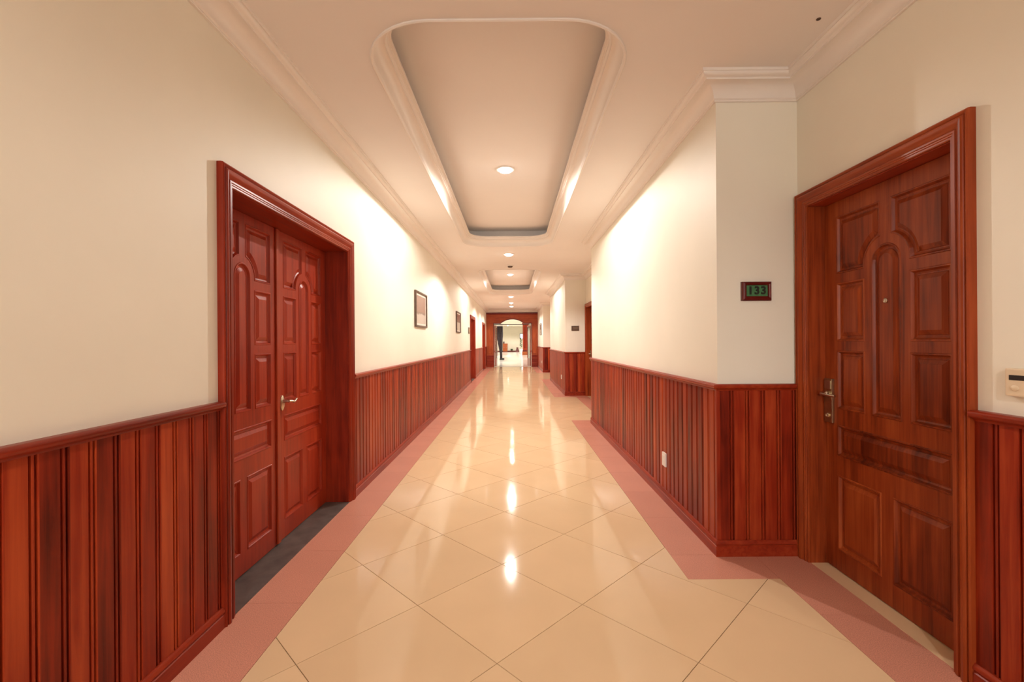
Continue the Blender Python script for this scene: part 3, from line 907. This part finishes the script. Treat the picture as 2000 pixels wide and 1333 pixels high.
# red tapered planter box
sx = 0.50
sb = root('wooden_stand', (sx, LY - 0.6, 0), 'small dark red tapered stand beside the white plant pot', 'stand')
mb = MB()
mb.rings([[(sx + a * 0.22, LY - 0.6 + b * 0.2, 0.0) for a, b in ((-1, -1), (1, -1), (1, 1), (-1, 1))], [(sx + a * 0.1, LY - 0.6 + b * 0.1, 0.52) for a, b in ((-1, -1), (1, -1), (1, 1), (-1, 1))]], True, True, True); part('body', mb, DARKRED, sb)
mb = MB(); mb.box((sx - 0.13, LY - 0.73, 0.52), (sx + 0.13, LY - 0.47, 0.56)); part('top', mb, DARKRED, sb)
# wooden column with stepped base
cx0, cx1, cy0 = 0.93, 1.50, 44.0
wc = root('wooden_column', ((cx0 + cx1) / 2, cy0 + 0.3, 0), 'tall square red wood column with stepped base in the lobby', 'column')
mb = MB(); mb.box((cx0, cy0, 0.45), (cx1, cy0 + 0.57, 2.95)); sh = part('shaft', mb, WOOD['Z'], wc, bevel=0.015)
mb = MB(); mb.box((cx0 + 0.1, cy0 - 0.02, 0.65), (cx1 - 0.1, cy0, 2.7)); part('raised_panel', mb, WOOD['Z'], sh, bevel=0.008)
mb = MB(); mb.box((cx0 - 0.06, cy0 - 0.06, 0.0), (cx1 + 0.06, cy0 + 0.63, 0.33)); part('base', mb, CABW, wc, bevel=0.015)
mb = MB(); mb.box((cx0 - 0.03, cy0 - 0.03, 0.33), (cx1 + 0.03, cy0 + 0.60, 0.45)); part('base_step', mb, DARKRED, wc, bevel=0.01)
mb = MB(); mb.box((cx0 - 0.05, cy0 - 0.05, 2.95), (cx1 + 0.05, cy0 + 0.62, 3.15)); part('capital', mb, WOOD['X'], wc, bevel=0.015)
# dark drape
dx, dy = -0.98, 33.0
dp = root('dark_drape', (dx, dy, 0), 'tall dark purple black drape hanging beyond the open glass door', 'drape')
mb = MB()
rg = []
for t in range(13):
    z = 0.10 + 2.34 * t / 12
    wv = 0.085 + 0.13 * min(1, max(0, (z - 0.55) / 1.2)); cxx = dx + 0.09 * (1 - min(1, max(0, (z - 0.3) / 1.3)))
    rg.append([(cxx + wv * math.cos(a) * (1 + 0.1 * math.sin(6 * a + t * 0.3)), dy + 0.6 * wv * math.sin(a) * (1 + 0.25 * math.sin(7 * a)), z) for a in [2 * math.pi * k / 40 for k in range(40)]])
mb.rings(rg, True, True, True); part('cloth', mb, DRAPE, dp, smooth=60)
mb = MB(); mb.box((dx - 0.24, dy - 0.15, 2.44), (dx + 0.24, dy + 0.15, 2.60)); part('pelmet', mb, POTW, dp, bevel=0.01)
mb = MB(); mb.box((dx - 0.02, dy - 0.14, 0.0), (dx + 0.32, dy + 0.16, 0.12)); part('weight', mb, BLACK, dp, bevel=0.03)
mb = MB(); mb.box((dx - 0.02, dy - 0.02, 2.60), (dx + 0.02, dy + 0.02, LZ)); part('hanger', mb, DARKM, dp)
# lit screen on the back wall
sc = root('wall_screen', (1.0, LY - 0.04, 1.95), 'small bright framed screen on the lobby back wall', 'screen')
mb = MB(); mb.box((0.82, LY - 0.06, 1.62), (1.26, LY, 2.28)); part('frame', mb, BLACK, sc, bevel=0.01)
mb = MB(); mb.box((0.88, LY - 0.065, 1.68), (1.20, LY - 0.06, 2.22)); part('display', mb, SCREEN, sc)

# ------------------------------------------------------------------ DOWNLIGHTS
def downlight(x, y, z, label, power=LAMP_POWER, rad=0.085, cone=None, group='ceiling downlights', drop=0.045):
    r = root('downlight', (x, y, z), label, 'ceiling light', group)
    mb = MB(); mb.lathe([(rad + 0.022, 0.0), (rad + 0.022, -0.006), (rad + 0.014, -0.012), (rad, -0.012), (rad - 0.004, -0.004), (rad - 0.004, 0.0)], (x, y, z), 'Z', 32)
    part('trim_ring', mb, GLOSSW, r, smooth=35)
    mb = MB(); mb.lathe([(rad - 0.006, -0.001), (rad - 0.006, -0.006), (rad * 0.75, -drop * 0.6), (rad * 0.4, -drop * 0.85), (0.001, -drop)], (x, y, z), 'Z', 28)
    part('bulb', mb, BULB, r, smooth=60)
    if cone:
        ld = bpy.data.lights.new('lamp', 'SPOT'); ld.spot_size = math.radians(cone); ld.spot_blend = 0.25
    else:
        ld = bpy.data.lights.new('lamp', 'POINT')
    ld.energy = power; ld.color = LAMP_COL; ld.shadow_soft_size = 0.028
    lo = bpy.data.objects.new('lamp', ld); COL.objects.link(lo); lo.parent = r; lo.location = (0, 0, -drop - 0.036)
    return r
downlight(TX, 5.11, TOPZ, 'lit downlight in the ceiling tray beside the red double door', cone=164)
downlight(TX, 8.54, ZC, 'lit downlight on the flat ceiling between the two trays', cone=156)
downlight(TX, 13.17, TOPZ, 'lit downlight in the ceiling tray beyond the smoke detector', cone=164)
downlight(TX, 16.7, ZC, 'lit downlight on the flat ceiling just past the farther tray', cone=156)
downlight(TX, 19.4, ZC, 'lit downlight second from the arched portal', cone=156, power=LAMP_POWER * 0.7)
downlight(TX, 21.4, ZC, 'lit downlight nearest to the arched portal', cone=156, power=LAMP_POWER * 0.7)
downlight(TX, -2.94, TOPZ, 'lit downlight in the ceiling tray behind the guest room door recess', cone=164, power=LAMP_POWER * 1.5)
for xx, yy, what in ((-1.6, 28.5, 'just behind the arched portal'), (1.9, 34.5, 'across from the dark drape'), (-2.0, 40.5, 'between the dark drape and the cabinet'), (2.4, 46.5, 'behind the wooden column'), (-0.6, 52.0, 'closest to the lobby back wall')):
    downlight(xx, yy, LZ, 'added unseen lobby ceiling downlight ' + what, power=LOBBY_POWER, cone=160, group='added lobby downlights')  # unseen lamps, added to make the room past the portal bright

# smoke detector
sd = root('smoke_detector', (TX + 0.02, 9.82, ZC), 'small round smoke detector on the ceiling between the trays', 'smoke detector')
mb = MB(); mb.lathe([(0.075, 0), (0.075, -0.012), (0.07, -0.018), (0.0, -0.018)], (TX + 0.02, 9.82, ZC), 'Z', 28); part('base', mb, WHITEP, sd, smooth=35)
mb = MB(); mb.lathe([(0.055, -0.018), (0.05, -0.04), (0.03, -0.05), (0.0, -0.05)], (TX + 0.02, 9.82, ZC), 'Z', 28); part('sensor_head', mb, BROWNF, sd, smooth=35)

# ------------------------------------------------------------------ wall fittings
def number_plate(y, label, text, board, framem):
    x0, x1, z0, z1 = 1.437, 1.622, 1.603, 1.722
    r = root('number_plate', ((x0 + x1) / 2, y, (z0 + z1) / 2), label, 'sign', 'room number plates on the piers')
    ix0, ix1, iz0, iz1 = x0 + 0.030, x1 - 0.020, z0 + 0.028, z1 - 0.022
    mb = MB()
    prof = [(0.0, 0.0), (0.0, 0.018), (0.004, 0.024), (0.010, 0.026), (0.016, 0.022), (0.018, 0.016)]
    def rect(d): t = d / 0.018; return [(x0 + (ix0 - x0) * t, z0 + (iz0 - z0) * t), (x1 + (ix1 - x1) * t, z0 + (iz0 - z0) * t), (x1 + (ix1 - x1) * t, z1 + (iz1 - z1) * t), (x0 + (ix0 - x0) * t, z1 + (iz1 - z1) * t)]
    mb.rings([[(a, y - h, b) for a, b in rect(d)] for d, h in prof] + [[(a, y - 0.008, b) for a, b in rect(0.018)]], True)
    part('frame', mb, framem, r, recalc=True)
    mb = MB(); mb.box((ix0 - 0.002, y - 0.010, iz0 - 0.002), (ix1 + 0.002, y - 0.002, iz1 + 0.002)); part('plate', mb, board, r)
    if text:
        cu = bpy.data.curves.new('digits', 'FONT'); cu.body = text; cu.size = 0.068; cu.align_x = 'CENTER'; cu.align_y = 'CENTER'
        cu.extrude = 0.002; cu.space_character = 1.2; cu.offset = 0.0022
        to = bpy.data.objects.new('digits_tmp', cu); COL.objects.link(to)
        dg = bpy.context.evaluated_depsgraph_get()
        me = bpy.data.meshes.new_from_object(to.evaluated_get(dg))
        bpy.data.objects.remove(to); bpy.data.curves.remove(cu)
        me.materials.clear(); me.materials.append(INK)
        me.transform(Matrix.Translation(((ix0 + ix1) / 2 - (x0 + x1) / 2, -0.0125, (iz0 + iz1) / 2 - (z0 + z1) / 2)) @ Matrix.Rotation(math.radians(90), 4, 'X'))
        o = bpy.data.objects.new('digits', me); COL.objects.link(o); o.parent = r
    return r
number_plate(PIERS[1][0], 'dark red framed green room number plate reading 133', '133', GREEN, DARKRED)
number_plate(PIERS[2][0], 'small brown room number plate on the front of the middle pier', None, PLATE2, BROWNF)

# plate beside the second double door (left wall)
r = root('door_plate', (XL, 14.35, 1.68), 'small gold plate on the plaster beside the farther double door', 'sign')
mb = MB(); mb.box((XL, 14.20, 1.60), (XL + 0.02, 14.52, 1.80)); part('frame', mb, BROWNF, r, bevel=0.004)
mb = MB(); mb.box((XL + 0.02, 14.23, 1.63), (XL + 0.024, 14.49, 1.77)); part('plate', mb, GOLD, r)

def picture(side, y0, y1, z0, z1, label, mat):
    x = XL if side == 'L' else XP
    s = 1 if side == 'L' else -1
    r = root('picture_frame', (x, (y0 + y1) / 2, z0), label, 'picture', 'framed pictures on the corridor walls')
    mb = MB()
    prof = [(0, 0.0), (0, 0.026), (0.006, 0.032), (0.022, 0.032), (0.030, 0.022), (0.030, 0.010)]
    def rect(d): return [(y0 + d, z0 + d), (y1 - d, z0 + d), (y1 - d, z1 - d), (y0 + d, z1 - d)]
    mb.rings([[(x + s * h, a, b) for a, b in rect(d)] for d, h in prof], True); part('frame', mb, BROWNF, r)
    mb = MB(); mb.box((x + s * 0.004, y0 + 0.03, z0 + 0.03), (x + s * 0.012, y1 - 0.03, z1 - 0.03)); part('mat', mb, MAT_C, r)
    mb = MB(); mb.box((x + s * 0.012, y0 + 0.085, z0 + 0.06), (x + s * 0.014, y1 - 0.085, z1 - 0.06)); part('print', mb, mat, r)
    return r
PIC1 = picture_mat('print_and_reflection_a', 0.25, (0.40, 0.26, 0.21), (0.62, 0.53, 0.46), (0.30, 0.22, 0.18))  # picture and the reflection over it painted together as two tones
PIC2 = picture_mat('print_b', 0.31, (0.28, 0.13, 0.10), (0.66, 0.55, 0.45), (0.16, 0.08, 0.06))
picture('L', 6.47, 7.30, 1.575, 2.105, 'brown framed picture with pale mat, the one closer to the red double door', PIC1)
picture('L', 11.15, 12.00, 1.58, 2.11, 'brown framed picture with dark upper half before the second double door', PIC2)
picture('R', 20.6, 21.4, 1.63, 2.16, 'brown framed picture on the last pier beside the portal', PIC2)

def outlet(y, label, z=0.352):
    r = root('wall_socket', (XP - 0.0125, y, z), label, 'socket', 'white sockets on the pier boards')
    mb = MB(); mb.box((XP - 0.0135, y - 0.042, z - 0.057), (XP - 0.026, y + 0.042, z + 0.057)); part('cover_plate', mb, WHITEP, r, bevel=0.003)
    mb = MB(); mb.box((XP - 0.026, y - 0.022, z - 0.036), (XP - 0.0285, y + 0.022, z + 0.036)); part('insert', mb, WHITEP, r, bevel=0.0008)
    return r
outlet(3.83, 'white plastic socket low on the boards of the first pier, near the 133 plate')
outlet(12.0, 'white plastic socket low on the boards of the middle pier', 0.40)
outlet(20.2, 'white plastic socket low on the boards of the last pier', 0.42)

# key card switch
ky0, ky1, kz0, kz1 = 1.548, 1.645, 1.150, 1.250
r = root('key_card_switch', (XR, (ky0 + ky1) / 2, (kz0 + kz1) / 2), 'cream plastic key card switch on the plaster beside the brown door', 'switch')
mb = MB(); mb.box((XR, ky0, kz0), (XR - 0.022, ky1, kz1)); body = part('body', mb, CREAMP, r, bevel=0.006)
mb = MB(); mb.box((XR - 0.021, ky0 + 0.02, kz1 - 0.042), (XR - 0.0228, ky1 - 0.014, kz1 - 0.024)); part('card_slot', mb, BLACK, r)
mb = MB(); mb.lathe([(0.013, 0.0), (0.012, 0.003), (0.006, 0.005), (0.0, 0.0055)], (0, 0, 0), 'X', 20)
mb.v = [(XR - 0.0215 - v[0], (ky0 + ky1) / 2 + 0.016 + v[1] * 1.1, kz0 + 0.030 + v[2] * 0.8) for v in mb.v]
part('button', mb, CREAMP, r, smooth=50)

# small dark plug in the ceiling above the recess
r = root('ceiling_plug', (1.575, 2.325, ZC), 'tiny dark screw plug in the ceiling near the cornice', 'plug')
mb = MB(); mb.lathe([(0.011, 0.0), (0.011, -0.003), (0.007, -0.004), (0.006, -0.001), (0.0, -0.001)], (1.575, 2.325, ZC), 'Z', 14); part('cap', mb, BROWNF, r)
